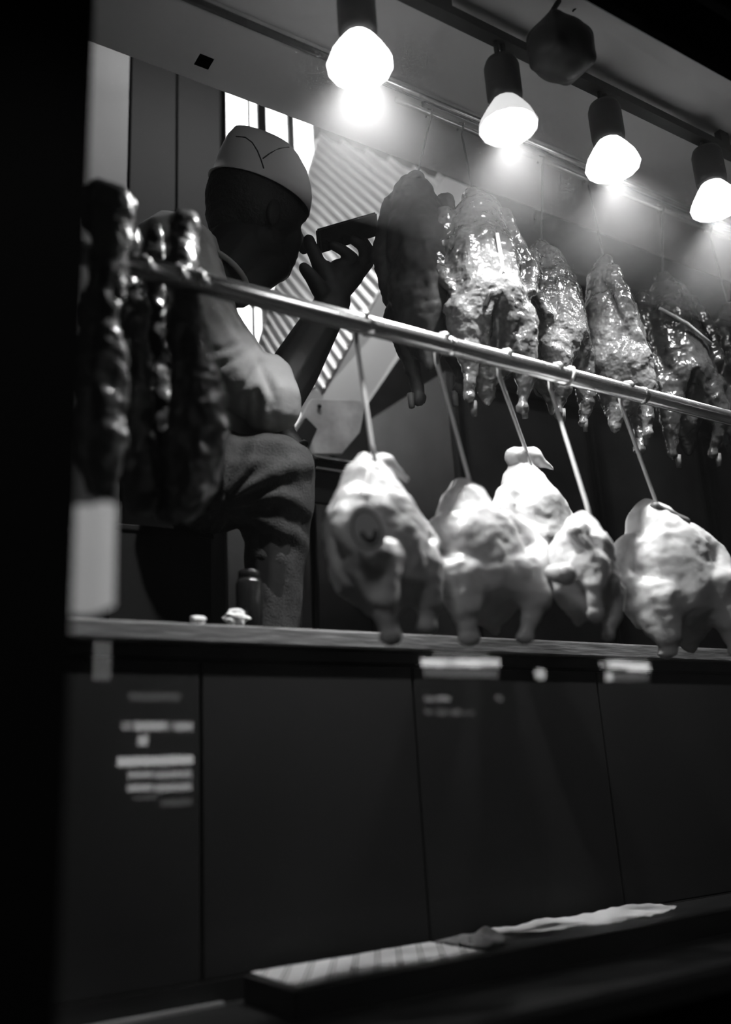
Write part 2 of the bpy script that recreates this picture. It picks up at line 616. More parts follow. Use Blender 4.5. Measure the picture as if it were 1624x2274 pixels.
# lit wall panel behind the cook: its brightness is put in as emission
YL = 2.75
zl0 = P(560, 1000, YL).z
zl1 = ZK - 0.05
panel_strips = [(505, 553), (560, 574), (597, 643), (660, 702)]
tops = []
wn = tag(empty('wall_glow_panel', P(600, 1000, YL)), kind='structure')
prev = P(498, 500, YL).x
for i, (u0, u1) in enumerate(panel_strips):
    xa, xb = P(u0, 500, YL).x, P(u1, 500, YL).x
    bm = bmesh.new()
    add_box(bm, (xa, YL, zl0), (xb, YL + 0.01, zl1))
    link('pane', bm_mesh(bm, 'pane'), M['panel_glow'], wn, smooth=False)
    box('panel_frame', (prev, YL - 0.012, zl0), (xa, YL + 0.02, zl1), M['pale_wall'] if i else M['dark_metal'], wn)
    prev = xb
box('panel_frame', (prev, YL - 0.012, zl0), (P(716, 500, YL).x, YL + 0.02, zl1), M['dark_metal'], wn)

# tube light added out of view to brighten the hood
kc = Vector((1.05, 1.62, 2.2 + H))
kt = tag(empty('fill_tube', kc), 'added unseen tube light that brightens the hood', 'added light')
box('fixture_body', kc + Vector((-0.45, -0.05, 0.02)), kc + Vector((0.45, 0.05, 0.07)), M['pale_wall'], kt)
tube('tube', [kc + Vector((-0.42, 0, 0)), kc + Vector((0.42, 0, 0))], 0.016, emission('fill_tube_glow', 6.0), kt, 12)
for xx in (-0.42, 0.42):
    box('tube_end', kc + Vector((xx - 0.012, -0.018, -0.018)), kc + Vector((xx + 0.012, 0.018, 0.02)), M['pale_wall'], kt)
kl_d = bpy.data.lights.new('fill_tube_light', 'AREA')
kl_d.shape = 'RECTANGLE'
kl_d.size = 0.8
kl_d.size_y = 0.05
kl_d.energy = FILL_TUBE
kl = bpy.data.objects.new('fill_tube_light', kl_d)
COL.objects.link(kl)
kl.parent = kt
kl.location = (0, 0, -0.03)
kl.rotation_euler = (math.radians(20), 0, 0)

# slanted steel hood with baffle filters
YH = 2.35
hood = tag(empty('exhaust_hood', P(720, 1000, YH)), 'slanted ridged steel exhaust hood lit brightly behind the cook', 'exhaust hood')
TL, TR, BR, BL = P(712, 300, YH), P(985, 396, YH - 0.25), P(716, 872, YH - 0.12), P(566, 806, YH + 0.05)
prism('backing', [TL + Vector((0, .012, 0)), TR + Vector((0, .012, 0)), BR + Vector((0, .012, 0)), BL + Vector((0, .012, 0))], 0.02, M['hood'], hood)


def quad_pt(u, v):      # u along the top, v down
    return TL * (1 - u) * (1 - v) + TR * u * (1 - v) + BR * u * v + BL * (1 - u) * v


def clip_line(c):
    """Ridge lines of constant v - 0.62 u inside the quad."""
    pts = []
    for k in range(0, 241):
        u = k / 240
        v = c + 0.21 * u
        if 0 <= v <= 1:
            pts.append(quad_pt(u, v))
    return pts


N = 30
for k in range(N):
    c = -0.2 + 1.18 * k / (N - 1)
    pts = clip_line(c)
    if len(pts) < 3:
        continue
    bm = bmesh.new()
    q0, q1 = pts[0], pts[-1]
    d = (q1 - q0).normalized()
    nrm = (TR - TL).cross(BL - TL).normalized()
    if nrm.y > 0:
        nrm = -nrm
    s_ = d.cross(nrm).normalized()
    wd = 0.0098
    prof = [(-wd, 0.0), (-wd * 0.6, 0.009), (wd * 0.2, 0.010), (wd, 0.0)]
    A = [bm.verts.new(q0 + s_ * u + nrm * v) for u, v in prof]
    B = [bm.verts.new(q1 + s_ * u + nrm * v) for u, v in prof]
    for i in range(4):
        bm.faces.new((A[i], A[(i + 1) % 4], B[(i + 1) % 4], B[i]))
    bm.faces.new(A)
    bm.faces.new(B[::-1])
    link('baffle', bm_mesh(bm, 'baffle'), M['hood'], hood, smooth=False)
# smooth side panel to the right of the baffles
prism('side_panel', [TR + Vector((0, -.01, 0)), P(1100, 440, YH - 0.3), P(890, 790, YH - 0.22), P(740, 1010, YH - 0.14), P(640, 1010, YH - 0.08), P(600, 830, YH), BL, BR], 0.02, M['hood'], hood)
tube('edge_bead', [TR, (TR + BR) / 2, BR], 0.006, M['hood'], hood)
YPn = 2.02
lp = tag(empty('steel_plate', P(730, 1005, YPn)), 'spotted steel plate with rounded corner standing behind the knee', 'plate')
prism('plate_sheet', [P(686, 893, YPn), P(693, 886, YPn), P(815, 889, YPn), P(800, 960, YPn), P(760, 1008, YPn), P(640, 1008, YPn), P(660, 950, YPn)], 0.012, M['plate'], lp, bev=0.002)
lathe_c = P(709, 902, YPn - 0.003)
bm = bmesh.new()
add_tube(bm, [lathe_c, lathe_c + Vector((0, -0.003, 0))], 0.006, 12)
link('bolt', bm_mesh(bm, 'bolt'), M['dark_metal'], lp)
dk2 = prism('dark_block', [P(655, 965, 1.98), P(680, 926, 1.98), P(706, 952, 1.98), P(684, 1002, 1.98), P(655, 1030, 1.98), P(640, 1000, 1.98)], 0.05, M['dark_metal'], None, bev=0.003)
tag(dk2, 'small dark slanted block leaning on the spotted steel plate', 'block')
YS = 1.95
sh = tag(empty('steel_shelf', P(660, 960, YS)), 'dark edged steel shelf just behind the raised knee', 'shelf')
box('shelf_board', P(590, 962, YS), P(655, 944, YS) + Vector((0, 0.1, 0)), M['dark_metal'], sh)
box('shelf_edge', P(560, 985, YS) , P(655, 964, YS) + Vector((0, 0.1, 0)), M['steel'], sh)
YT = 1.90
st = tag(empty('prep_table', P(740, 1040, YT)), 'narrow dark steel table edge between knee and first pale chicken', 'table')
xa, xb = P(600, 1010, YT).x, P(840, 1010, YT).x
zt1 = P(700, 1010, YT).z
box('table_top', (xa, YT, zt1 - 0.006), (xb, YT + 0.35, zt1), M['steel'], st)
box('apron', (xa + 0.01, YT + 0.015, zt1 - 0.12), (xb - 0.01, YT + 0.03, zt1 - 0.006), M['dark_metal'], st)
box('lower_rail', (xa + 0.005, YT + 0.005, zt1 - 0.034), (xb - 0.005, YT + 0.015, zt1 - 0.028), M['steel'], st)
for xx in (xa + 0.02, xb - 0.02):
    for yy in (YT + 0.03, YT + 0.33):
        tube('leg', [(xx, yy, ZKF), (xx, yy, zt1 - 0.006)], 0.012, M['dark_metal'], st)

# back cupboards on the right, with framed doors
YB = 1.95
bx0, bx1 = P(1010, 900, YB).x, P(1900, 900, YB).x
bc = tag(empty('back_cabinet', ((bx0 + bx1) / 2, YB, ZKF)), 'dark cabinet with framed doors behind the hanging ducks', 'cabinet')
zb1 = P(1200, 862, YB).z
box('body', (bx0, YB + 0.03, ZKF), (bx1, YB + 0.45, zb1), M['dark_wall'], bc)
nd = 4
for k in range(nd):
    u0 = bx0 + (bx1 - bx0) * k / nd + 0.01
    u1 = bx0 + (bx1 - bx0) * (k + 1) / nd - 0.01
    d_ = box('door', (u0, YB + 0.012, ZKF + 0.03), (u1, YB + 0.03, zb1 - 0.02), M['dark_wall'], bc)
    for lo, hi in (((u0, ZKF + .03), (u0 + .02, zb1 - .02)), ((u1 - .02, ZKF + .03), (u1, zb1 - .02)), ((u0 + .02, zb1 - .04), (u1 - .02, zb1 - .02)), ((u0 + .02, ZKF + .03), (u1 - .02, ZKF + .05))):
        box('door_frame', (lo[0], YB, lo[1]), (hi[0], YB + 0.012, hi[1]), M['cab'], d_)

# ------------------------------------------------------------------ lamps on a ceiling track
YT_ = 1.02
zt_ = P(1107, 92, YT_).z
tr = tag(empty('lamp_track', (1.2, YT_, zt_)), 'dark track bar carrying the four lamps under the ceiling', 'lamp track')
box('track_bar', (P(300, 0, YT_).x, YT_ - 0.012, zt_ - 0.004), (3.2, YT_ + 0.012, zt_ + 0.016), M['dark_metal'], tr)
for xx in (0.9, 1.7, 2.6):
    box('track_clip', (xx - 0.015, YT_ - 0.008, zt_ + 0.016), (xx + 0.015, YT_ + 0.008, ZC), M['dark_metal'], tr)
# ceiling pipe and a second rib
yp = PZ(575, 65, ZC - 0.02).y
pp = tag(tube('ceiling_pipe', [(0.1, yp, ZC - 0.013), (4.5, yp, ZC - 0.013)], 0.011, M['chrome'], None, 14), 'thin metal pipe along the ceiling left of the brightest lamp', 'pipe')

LAMPS = [(800, 150, 'brightest display lamp, nearest the cook and highest in the picture'),
         (1130, 285, 'second display lamp from the left, beside the round hanging box'),
         (1362, 372, 'third display lamp from the left, right of the round hanging box'),
         (1592, 462, 'fourth display lamp, at the right edge of the picture')]
for li, (px, py, lab) in enumerate(LAMPS):
    back = mat('bulb_glass_back', 0.6, 0.3, emit=LAMP_BACK[li])
    back.cycles.emission_sampling = 'FRONT' if li in (0, 3) else 'NONE'
    c = P(px, py, YT_)
    e = tag(empty('display_lamp', c), lab, 'lamp', 'display lamps on the track')
    top = Vector((c.x, YT_, zt_))
    lathe('bulb', [(0.052, 0.006), (0.054, 0.0), (0.055, 0.004), (0.050, 0.018), (0.036, 0.042), (0.024, 0.060)], back, c, e, n=14)
    lathe('bulb_face', [(0.001, -0.006), (0.030, -0.004), (0.0515, 0.001)], M['bulb_face'], c, e, capped=False)
    lathe('socket', [(0.020, 0.055), (0.031, 0.060), (0.033, 0.072), (0.033, 0.135), (0.029, 0.147), (0.012, 0.152)], M['dark_metal'], c, e)
    tube('stem', [c + Vector((-0.007, 0, 0.150)), Vector((c.x - 0.007, YT_, zt_))], 0.005, M['dark_metal'], e)
    tube('stem', [c + Vector((0.009, 0, 0.150)), Vector((c.x + 0.009, YT_, zt_))], 0.005, M['dark_metal'], e)
    ld = bpy.data.lights.new('display_lamp_beam', 'SPOT')
    ld.energy = LAMP_W * (1.7 if px == 800 else 1.0)
    ld.spot_size = math.radians(106)
    ld.spot_blend = 0.9
    ld.shadow_soft_size = 0.018
    lo = bpy.data.objects.new('display_lamp_beam', ld)
    COL.objects.link(lo)
    lo.parent = e
    lo.location = (0, 0, -0.018)
# round box hanging on its cord in front of the track
YR = 0.93
c = P(1246, 110, YR)
rb = tag(empty('round_hanging_box', c), 'round dark box on a cord hanging in front of the lamp track', 'box')
bm = bmesh.new()
add_ball(bm, c, (0.064, 0.058, 0.056), sub=3)
add_box(bm, c - Vector((0.052, 0.042, 0.040)), c + Vector((0.054, 0.042, 0.046)), 0.016)
add_ball(bm, c + Vector((0.008, 0, 0.004)), (0.058, 0.052, 0.050), sub=3)
link('box_shell', melt(bm, 0.004, 6, disp=lambda p, n: 0.002 * nz(p, 30)), M['dark_metal'], rb)
tube('cord', [P(1222, 55, YR), P(1224, 30, YR), P(1238, 8, YR), P(1262, -25, YR), Vector((P(1262, -25, YR).x + .01, YR, ZC))], 0.005, M['dark_metal'], rb)
lathe('cord_cap', [(0.016, 0.0), (0.012, 0.010), (0.007, 0.016)], M['dark_metal'], c + Vector((-0.014, 0, 0.042)), rb, n=16)

# ------------------------------------------------------------------ front rail
YF = 1.05
zr = 0.5 * (P(190, 545, YF).z + P(1620, 920, YF).z)
zr = P(812, 722, YF).z
RR = 0.0150
fr = tag(empty('front_rail', (1.0, YF, zr)), 'shiny steel rail crossing the picture in front of the cook', 'rail')
tube('rail_tube', [(xj - 0.03, YF, zr), (4.6, YF, zr)], RR, M['chrome'], fr, 24)
for px, py in ((815, 690), (994, 745), (1424, 860)):
    x = P(px, py, YF).x
    tube('rail_joint', [(x - 0.006, YF, zr), (x - 0.004, YF, zr), (x + 0.004, YF, zr), (x + 0.006, YF, zr)], [RR, RR + .0015, RR + .0015, RR], M['chrome'], fr, 24)
x = P(1258, 816, YF).x
tt = tag(tube('white_tie', [Vector((x + 0.004 * math.sin(k * .6), YF + (RR + .003) * math.cos(k * 0.62), zr + (RR + .003) * math.sin(k * 0.62))) for k in range(11)], 0.0028, M['paper'], None, 8), 'small white tie wrapped around the shiny rail', 'tie')

# back rail
YK = 1.25
zk = P(1130, 325, YK).z
br = tag(empty('back_rail', (1.6, YK, zk)), 'thin dark rail behind the lamps that the roast ducks hang from', 'rail')
tube('rail_tube', [(0.95, YK, zk), (4.6, YK, zk)], 0.006, M['steel'], br, 12)
for xx in (1.02, 2.2, 3.4):
    tube('hanger_rod', [(xx, YK, zk), (xx, YK, ZC)], 0.003, M['dark_metal'], br, 8)


# ------------------------------------------------------------------ birds
def duck_mesh(seed, W=1.0, L=1.0):
    r = random.Random(seed)
    bm = bmesh.new()
    j = lambda a: r.uniform(-a, a)
    z = lambda t: -t * L
    add_cap(bm, (0, 0, 0.0), 0.022, (0.01, 0.004, z(0.03)), 0.040 * W)
    add_cap(bm, (0.01, 0.004, z(0.04)), 0.048 * W, (j(.006), 0.0, z(0.13)), 0.072 * W)
    add_cap(bm, (0, 0, z(0.13)), 0.074 * W, (j(.008), -0.004, z(0.25)), 0.082 * W)
    add_cap(bm, (0, 0, z(0.25)), 0.080 * W, (j(.01), 0.012, z(0.34)), 0.044 * W)
    add_cap(bm, (0, 0.012, z(0.34)), 0.035, (j(.01), 0.03, z(0.40)), 0.012)
    for s in (-1, 1):
        sx = s * W
        a_ = Vector((sx * 0.058, -0.006, z(0.055 + j(.01))))
        b_ = Vector((sx * (0.088 + j(.006)), -0.018 + j(.01), z(0.150 + j(.015))))
        c_ = Vector((sx * (0.072 + j(.01)), -0.045, z(0.235 + j(.02))))
        add_cap(bm, a_, 0.024, b_, 0.019)
        add_cap(bm, b_, 0.018, c_, 0.012)
        k = Vector((sx * 0.050, -0.034, z(0.27 + j(.01))))
        f_ = Vector((sx * (0.050 + j(.012)), -0.040 + j(.01), z(0.365 + j(.015))))
        g_ = Vector((sx * (0.044 + j(.018)), -0.030 + j(.012), z(0.43 + j(.015))))
        add_cap(bm, k, 0.042, f_, 0.022)
        add_cap(bm, f_, 0.018, g_, 0.011)
        add_ball(bm, g_, 0.015, sub=2)

    def disp(p, n):
        d = 0.006 * nz(p, 22, seed) + 0.0035 * nz(p, 60, seed + 3) + 0.0016 * nz(p, 140, seed)
        # opened belly
        q = ((p.x - 0.004) / 0.022) ** 2 + ((p.z - z(0.30)) / 0.055) ** 2
        if p.y < 0 and q < 1:
            d -= 0.03 * (1 - q)
        return d
    return melt(bm, 0.0055, 3, disp=disp)


def place(o, loc, rz=0, ry=0, rx=0, s=1.0):
    o.location = loc
    o.rotation_euler = (rx, ry, rz)
    o.scale = (s, s, s)
    return o


DUCKS = [  # px, py of the neck, turn, scale, width, material, label
    (926, 402, 2.6, 0.98, 0.96, 'duck_shaded', 'dark roast duck with a bright rim, hanging right beside the cook\'s hand'),
    (1048, 440, -0.35, 0.98, 1.12, 'duck', 'brightest glossy roast duck, opened belly with pale stick, right of the dark duck'),
    (1203, 548, 0.25, 0.86, 1.12, 'duck', 'bumpy glossy roast duck hanging directly right of the brightest one'),
    (1340, 585, 0.9, 0.90, 0.95, 'duck', 'narrow roast duck with one bright glossy strip, below the third lamp'),
    (1472, 622, -0.5, 0.98, 1.05, 'duck_dark', 'dark roast duck with a diagonal pale stick near the right edge'),
    (1618, 690, 0.2, 1.0, 1.05, 'duck_dark', 'dark roast duck cut off by the right edge of the picture')]
for i, (px, py, rz, s, W, mm, lab) in enumerate(DUCKS):
    top = P(px, py, YK + (0.045, -0.025, 0.02, -0.02, 0.02, -0.02)[i])
    o = link('roast_duck', duck_mesh(20 + i, W, 1.12), M[mm])
    place(o, top, rz, s=s)
    tag(o, lab, 'roast duck', 'roast ducks on the back rail')
    bpy.context.view_layer.update()

    def part(name, pts, r, m):
        bm = bmesh.new()
        add_tube(bm, pts, r, 8)
        q = link(name, bm_mesh(bm, name), m)
        q.parent = o
        return q
    if i == 1:
        part('pale_stick', [(0.012, -0.083, -0.14), (0.014, -0.088, -0.22), (-0.03, -0.085, -0.30)], 0.004, M['bone'])
    if i == 4:
        part('pale_stick', [(-0.055, -0.075, -0.12), (0.0, -0.09, -0.17), (0.055, -0.08, -0.22)], 0.004, M['bone'])
    for sx in (-1, 1):
        part('leg_bone', [(sx * W * 0.046, -0.030, -0.478), (sx * W * 0.046, -0.028, -0.508)], [0.008, 0.006], M['stump'])
    # wire hook
    hx = top + Vector((0.0, 0, 0))
    h = tube('duck_hook', [hx + Vector((0, 0, -0.03)), hx + Vector((0.004, 0, 0.02)), Vector((hx.x + 0.012, YK - 0.001, zk - 0.02)), Vector((hx.x + 0.012, YK - 0.011, zk)), Vector((hx.x + 0.010, YK, zk + 0.0095)), Vector((hx.x + 0.010, YK + 0.010, zk - 0.004))], 0.0022, M['wire'], None, 8)
    tag(h, 'thin wire hook holding ' + ['the dark duck beside the cook\'s hand', 'the brightest roast duck', 'the bumpy duck right of the brightest one', 'the narrow duck below the third lamp', 'the dark duck with the diagonal stick', 'the duck cut off at the right edge'][i], 'hook', 'wire hooks of the ducks')


def chicken_mesh(seed, head=None):
    r = random.Random(seed)
    j = lambda a: r.uniform(-a, a)
    bm = bmesh.new()
    add_cap(bm, (0, 0, -0.014), 0.026, (0.004, 0, -0.04), 0.044)
    add_cap(bm, (0, 0, -0.04), 0.046, (j(.008), 0.0, -0.105), 0.072)
    add_cap(bm, (0, 0, -0.105), 0.074, (0.01 + j(.01), 0, -0.185), 0.078)
    add_cap(bm, (0.01, 0, -0.185), 0.070, (0.015, 0.01, -0.245), 0.036)
    add_cap(bm, (0.012, 0.01, -0.245), 0.028, (0.02, 0.02, -0.285), 0.010)
    for s in (-1, 1):
        a_ = Vector((s * 0.058, -0.01, -0.075 + j(.01)))
        b_ = Vector((s * (0.090 + j(.008)), -0.02, -0.135 + j(.012)))
        c_ = Vector((s * (0.070 + j(.01)), -0.048, -0.185 + j(.012)))
        add_cap(bm, a_, 0.026, b_, 0.021)
        add_cap(bm, b_, 0.020, c_, 0.013)
        k = Vector((s * 0.046, -0.034, -0.185))
        f_ = Vector((s * (0.052 + j(.008)), -0.045, -0.255 + j(.01)))
        g_ = Vector((s * (0.046 + j(.012)), -0.038, -0.30 + j(.02)))
        add_cap(bm, k, 0.044, f_, 0.024)
        add_cap(bm, f_, 0.020, g_, 0.012)
        add_ball(bm, g_, 0.017, sub=2)
    if head == 'head':
        add_cap(bm, (0, 0, 0.0), 0.018, (0.006, -0.004, 0.020), 0.022)
        add_cap(bm, (-0.02, -0.004, 0.016), 0.020, (0.03, -0.008, 0.022), 0.022)
        add_cap(bm, (0.03, -0.008, 0.020), 0.018, (0.078, -0.014, 0.000), 0.006)
    elif head == 'flop':
        add_cap(bm, (0, 0, 0.0), 0.018, (0.045, -0.004, 0.004), 0.016)
        add_cap(bm, (0.045, -0.004, 0.004), 0.014, (0.095, -0.008, -0.018), 0.009)

    def disp(p, n):
        return 0.005 * nz(p, 18, seed) + 0.002 * nz(p, 55, seed + 1) + 0.0008 * nz(p, 150, seed)
    me = melt(bm, 0.005, 4, disp=disp)
    for v in me.vertices:
        if v.co.z < -0.05:
            v.co.x *= 1 + 0.18 * min(1, (-0.05 - v.co.z) / 0.05)
            v.co.z = -0.05 + (v.co.z + 0.05) * 0.88
    return me


CH = [  # hook (px,py on rail), neck px,py, Y, turn, scale, head, lean, label
    ((805, 735), (812, 1025), 1.03, 0.35, 0.90, 'flop', -0.10, 'pale poached chicken nearest the cook, behind the round disc'),
    ((985, 800), (1022, 1075), 1.08, -0.2, 0.92, None, -0.12, 'pale poached chicken with round thighs, second along the shiny rail'),
    ((1125, 830), (1158, 1035), 1.18, 0.1, 0.92, 'head', -0.05, 'pale poached chicken with its head showing beside the hook'),
    ((1238, 850), (1292, 1150), 1.00, 0.5, 0.70, 'flop', 0.35, 'small pale poached chicken between the one with head and the rightmost'),
    ((1398, 905), (1432, 1120), 1.07, -0.3, 1.04, None, -0.16, 'rightmost pale poached chicken, with a dark cut stump at the neck')]
for i, (hk, nk, Y, rz, s, hd, lean, lab) in enumerate(CH):
    top = P(nk[0], nk[1], Y)
    o = link('poached_chicken', chicken_mesh(50 + i, hd), M['chicken'])
    place(o, top, rz, ry=lean, s=s)
    tag(o, lab, 'chicken', 'poached chickens on the front rail')
    if i == 4:
        a_ = P(1455, 1128, Y - 0.03)
        b_ = P(1518, 1160, Y - 0.04)
        bm = bmesh.new()
        add_cap(bm, a_ - top, 0.011, b_ - top, 0.012)
        q = link('neck_stump', melt(bm, 0.003, 2, disp=lambda p, n: 0.002 * nz(p, 70)), M['stump'])
        q.parent = o
        q.matrix_parent_inverse = (Matrix.Translation(top) @ Matrix.Rotation(rz, 4, 'Z') @ Matrix.Rotation(lean, 4, 'Y') @ Matrix.Scale(s, 4)).inverted() @ Matrix.Translation(top)
        q['label'] = 'dark cut neck stump'
    if i == 3:
        kc_ = P(1255, 1276, Y - 0.075)
        bm = bmesh.new()
        add_cap(bm, kc_, 0.017, kc_ + Vector((0.004, 0.03, 0.01)), 0.012)
        q = link('leg_knob', melt(bm, 0.003, 2, disp=lambda p, n: 0.0012 * nz(p, 60)), M['chicken'])
        q.parent = o
        q.matrix_parent_inverse = (Matrix.Translation(top) @ Matrix.Rotation(rz, 4, 'Z') @ Matrix.Rotation(lean, 4, 'Y') @ Matrix.Scale(s, 4)).inverted()
    x = P(hk[0], hk[1], YF).x
    pts = [Vector((x, YF - RR - .003, zr + 0.006)), Vector((x, YF - RR * .7, zr + 0.015)), Vector((x, YF, zr + RR + 0.004)), Vector((x, YF + RR + .003, zr + 0.006)), Vector((x, YF + RR + .003, zr - 0.02)), top + Vector((0, -0.02 * s, 0.02)), top + Vector((0.004, -0.026 * s, -0.02)), top + Vector((0.012, -0.012, -0.032))]
    h = tube('meat_hook', pts, 0.0036, M['hook'], None, 10)
    tag(h, ['pale hook above the chicken nearest the cook', 'pale hook above the second chicken from the cook', 'pale hook at the chicken\'s head, middle one of five', 'long pale hook right of the chicken with the head', 'rightmost pale hook, ending at the dark stump'][i], 'hook', 'pale hooks on the shiny rail')

# ------------------------------------------------------------------ barbecued meat hanging at the left
MEAT = [  # list of (px, py, Y, radius px), label
    ([(240, 460, 1.00, 66), (245, 540, 1.00, 48), (225, 700, 1.0, 46), (228, 860, 1.0, 60), (225, 1000, 1.0, 54), (222, 1080, 1.0, 32)], 'dark slab of barbecued meat against the black window jamb'),
    ([(290, 530, 1.10, 30), (287, 600, 1.09, 34), (292, 740, 1.09, 42), (288, 880, 1.08, 58), (295, 1030, 1.08, 54), (312, 1110, 1.08, 30)], 'strip of barbecued meat second from the black window jamb'),
    ([(345, 520, 1.13, 26), (340, 600, 1.12, 28), (352, 740, 1.11, 36), (356, 880, 1.12, 56), (368, 1020, 1.12, 56), (375, 1130, 1.11, 34)], 'thin strip of barbecued meat with the brightest streak, in the middle'),
    ([(405, 510, 1.10, 40), (402, 620, 1.08, 40), (420, 760, 1.06, 52), (452, 890, 1.06, 68), (430, 1010, 1.06, 70), (410, 1120, 1.06, 46)], 'broad ragged slab of barbecued meat in front of the cook\'s back')]
for i, (chain, lab) in enumerate(MEAT):
    bm = bmesh.new()
    pts = []
    for px, py, Y, rp in chain:
        p = P(px, py, Y)
        r = rp / F_PX * (RW.transposed() @ (p - Vector((0, 0, H)))).z
        pts.append((p, r))
    for (p0, r0), (p1, r1) in zip(pts, pts[1:]):
        add_cap(bm, p0, r0, p1, r1)

    def disp(p, n, i=i):
        return 0.010 * nz(p, 16, i) + 0.006 * nz(p, 45, i) + 0.003 * nz(p, 110, i)
    o = link('barbecued_meat', melt(bm, 0.005, 3, disp=disp), M['meat'])
    # flatten towards its own depth so that it is a slab, not a sausage
    yc = sum(p.y for p, r in pts) / len(pts)
    for v in o.data.vertices:
        v.co.y = yc + (v.co.y - yc) * 0.6
    tag(o, lab, 'meat', 'barbecued meat at the left')
    x = pts[0][0].x + 0.004
    ty = pts[0][0]
    sgn = -1 if ty.y < YF else 1
    h = tube('meat_hook', [Vector((x, ty.y, zr - 0.03)), Vector((x, YF + sgn * (RR + .008), zr - 0.005)), Vector((x, YF + sgn * (RR + .003), zr + 0.012)), Vector((x, YF, zr + RR + 0.004)), Vector((x, YF - sgn * (RR + .003), zr + 0.004)), Vector((x, YF - sgn * (RR + .003), zr - 0.012))], 0.003, M['hook'], None, 8)
    tag(h, ['small hook of the meat against the black jamb', 'small hook of the second meat strip', 'small hook of the thin middle meat strip', 'small hook of the broad ragged meat slab'][i], 'hook', 'small hooks of the meat')

# ------------------------------------------------------------------ the cook
JT = lambda px, py, Y: P(px, py, Y)
fw = (RW @ Vector((1, 0.16, 0.75))).normalized()          # where he looks: right, a little down, a little away
upv = (RW @ Vector((0.16, -1, 0.05)))
upv = (upv - fw * upv.dot(fw)).normalized()
sd = upv.cross(fw).normalized()                            # his left
HR = Matrix((fw, sd, upv)).transposed()
hc = JT(574, 478, 1.52)


def HP(f, s, u):
    return hc + fw * f + sd * s + upv * u


bm = bmesh.new()
add_ball(bm, HP(-0.005, 0, 0.02), (0.106, 0.082, 0.098), HR, 3)          # skull
add_cap(bm, HP(0.055, 0, -0.03), 0.055, HP(0.062, 0, -0.095), 0.034)     # face to chin
add_cap(bm, HP(0.0, 0.03, -0.06), 0.045, HP(0.06, 0.01, -0.10), 0.028)
add_cap(bm, HP(0.0, -0.03, -0.06), 0.045, HP(0.06, -0.01, -0.10), 0.028)
add_cap(bm, HP(0.095, 0, 0.0), 0.010, HP(0.122, 0, -0.036), 0.013)       # nose
add_cap(bm, HP(0.088, -0.032, 0.018), 0.013, HP(0.090, 0.032, 0.018), 0.013)  # brow
add_cap(bm, HP(0.092, -0.016, -0.064), 0.009, HP(0.092, 0.016, -0.064), 0.009)  # lips
add_cap(bm, HP(0.090, -0.014, -0.078), 0.009, HP(0.090, 0.014, -0.078), 0.009)
for s in (-1, 1):                                                         # ears
    add_ball(bm, HP(-0.010, s * 0.084, -0.015), (0.018, 0.008, 0.030), HR, 2)
neck0 = JT(470, 622, 1.54)
add_cap(bm, neck0, 0.070, HP(-0.025, 0, -0.06), 0.066)
add_cap(bm, JT(612, 592, 1.53), 0.034, JT(528, 640, 1.53), 0.042)
# trunk and hips (under the clothes)
chest = JT(425, 640, 1.56)
waist = JT(460, 930, 1.56)
pel = JT(450, 1045, 1.57)
add_cap(bm, chest, 0.085, waist, 0.095)
add_cap(bm, waist, 0.095, pel, 0.10)
add_cap(bm, neck0, 0.06, chest, 0.08)
shR, elR, wrR = JT(430, 690, 1.46), JT(612, 900, 1.43), JT(742, 668, 1.43)
shL, elL, wrL = JT(430, 640, 1.69), JT(560, 870, 1.74), JT(640, 985, 1.66)
add_cap(bm, shR, 0.050, elR, 0.043)
add_cap(bm, elR, 0.046, JT(655, 820, 1.43), 0.050)
add_cap(bm, JT(655, 820, 1.43), 0.050, wrR, 0.036)
add_cap(bm, shL, 0.055, elL, 0.042)
add_cap(bm, elL, 0.042, wrL, 0.030)
add_cap(bm, wrL, 0.030, JT(665, 1010, 1.62), 0.026)
add_cap(bm, chest, 0.08, shR, 0.058)
add_cap(bm, chest, 0.08, shL, 0.058)
# legs
hiR, knR, anR = JT(455, 1070, 1.49), JT(622, 1048, 1.43), JT(590, 1350, 1.47)
hiL, knL, anL = JT(455, 1070, 1.66), JT(640, 1080, 1.72), JT(600, 1350, 1.72)
for a_, b_, c_ in ((hiR, knR, anR), (hiL, knL, anL)):
    add_cap(bm, pel, 0.095, a_, 0.082)
    add_cap(bm, a_, 0.080, b_, 0.058)
    c_.z = ZKF + 0.08
    add_cap(bm, b_, 0.056, c_, 0.035)
# right hand
YHn = 1.42
palm0, palm1 = JT(738, 655, YHn), JT(752, 605, YHn)
add_cap(bm, wrR, 0.035, palm0, 0.034)
add_cap(bm, palm0, 0.030, JT(722, 600, YHn - .005), 0.021)
add_cap(bm, palm0, 0.030, JT(752, 600, YHn), 0.024)
add_cap(bm, palm0, 0.030, JT(784, 612, YHn + .005), 0.024)
FING = [
    [(714, 602, 0, .0165), (700, 566, -.005, .0150), (690, 546, -.005, .0140), (686, 533, 0, .0125)],          # index, up at the lips
    [(712, 645, -.015, .019), (694, 617, -.03, .0155), (681, 602, -.035, .0130), (675, 594, -.035, .0115)],    # thumb, out of the side of the palm
    [(756, 592, -.005, .0155), (784, 574, -.025, .0135), (762, 556, -.035, .0120), (740, 545, -.03, .0105)],   # middle, across the object
    [(784, 602, 0, .0155), (814, 574, -.015, .0135), (804, 546, -.03, .0115), (784, 533, -.03, .0105)],         # ring
    [(796, 610, .01, .0145), (820, 582, .005, .0125), (819, 552, -.008, .0110), (806, 530, -.012, .0095)],      # little finger
]
for fchain in FING:
    pp_ = [(JT(x, y, YHn + dy), r) for x, y, dy, r in fchain]
    for (p0, r0), (p1, r1) in zip(pp_, pp_[1:]):
        add_cap(bm, p0, r0, p1, r1)
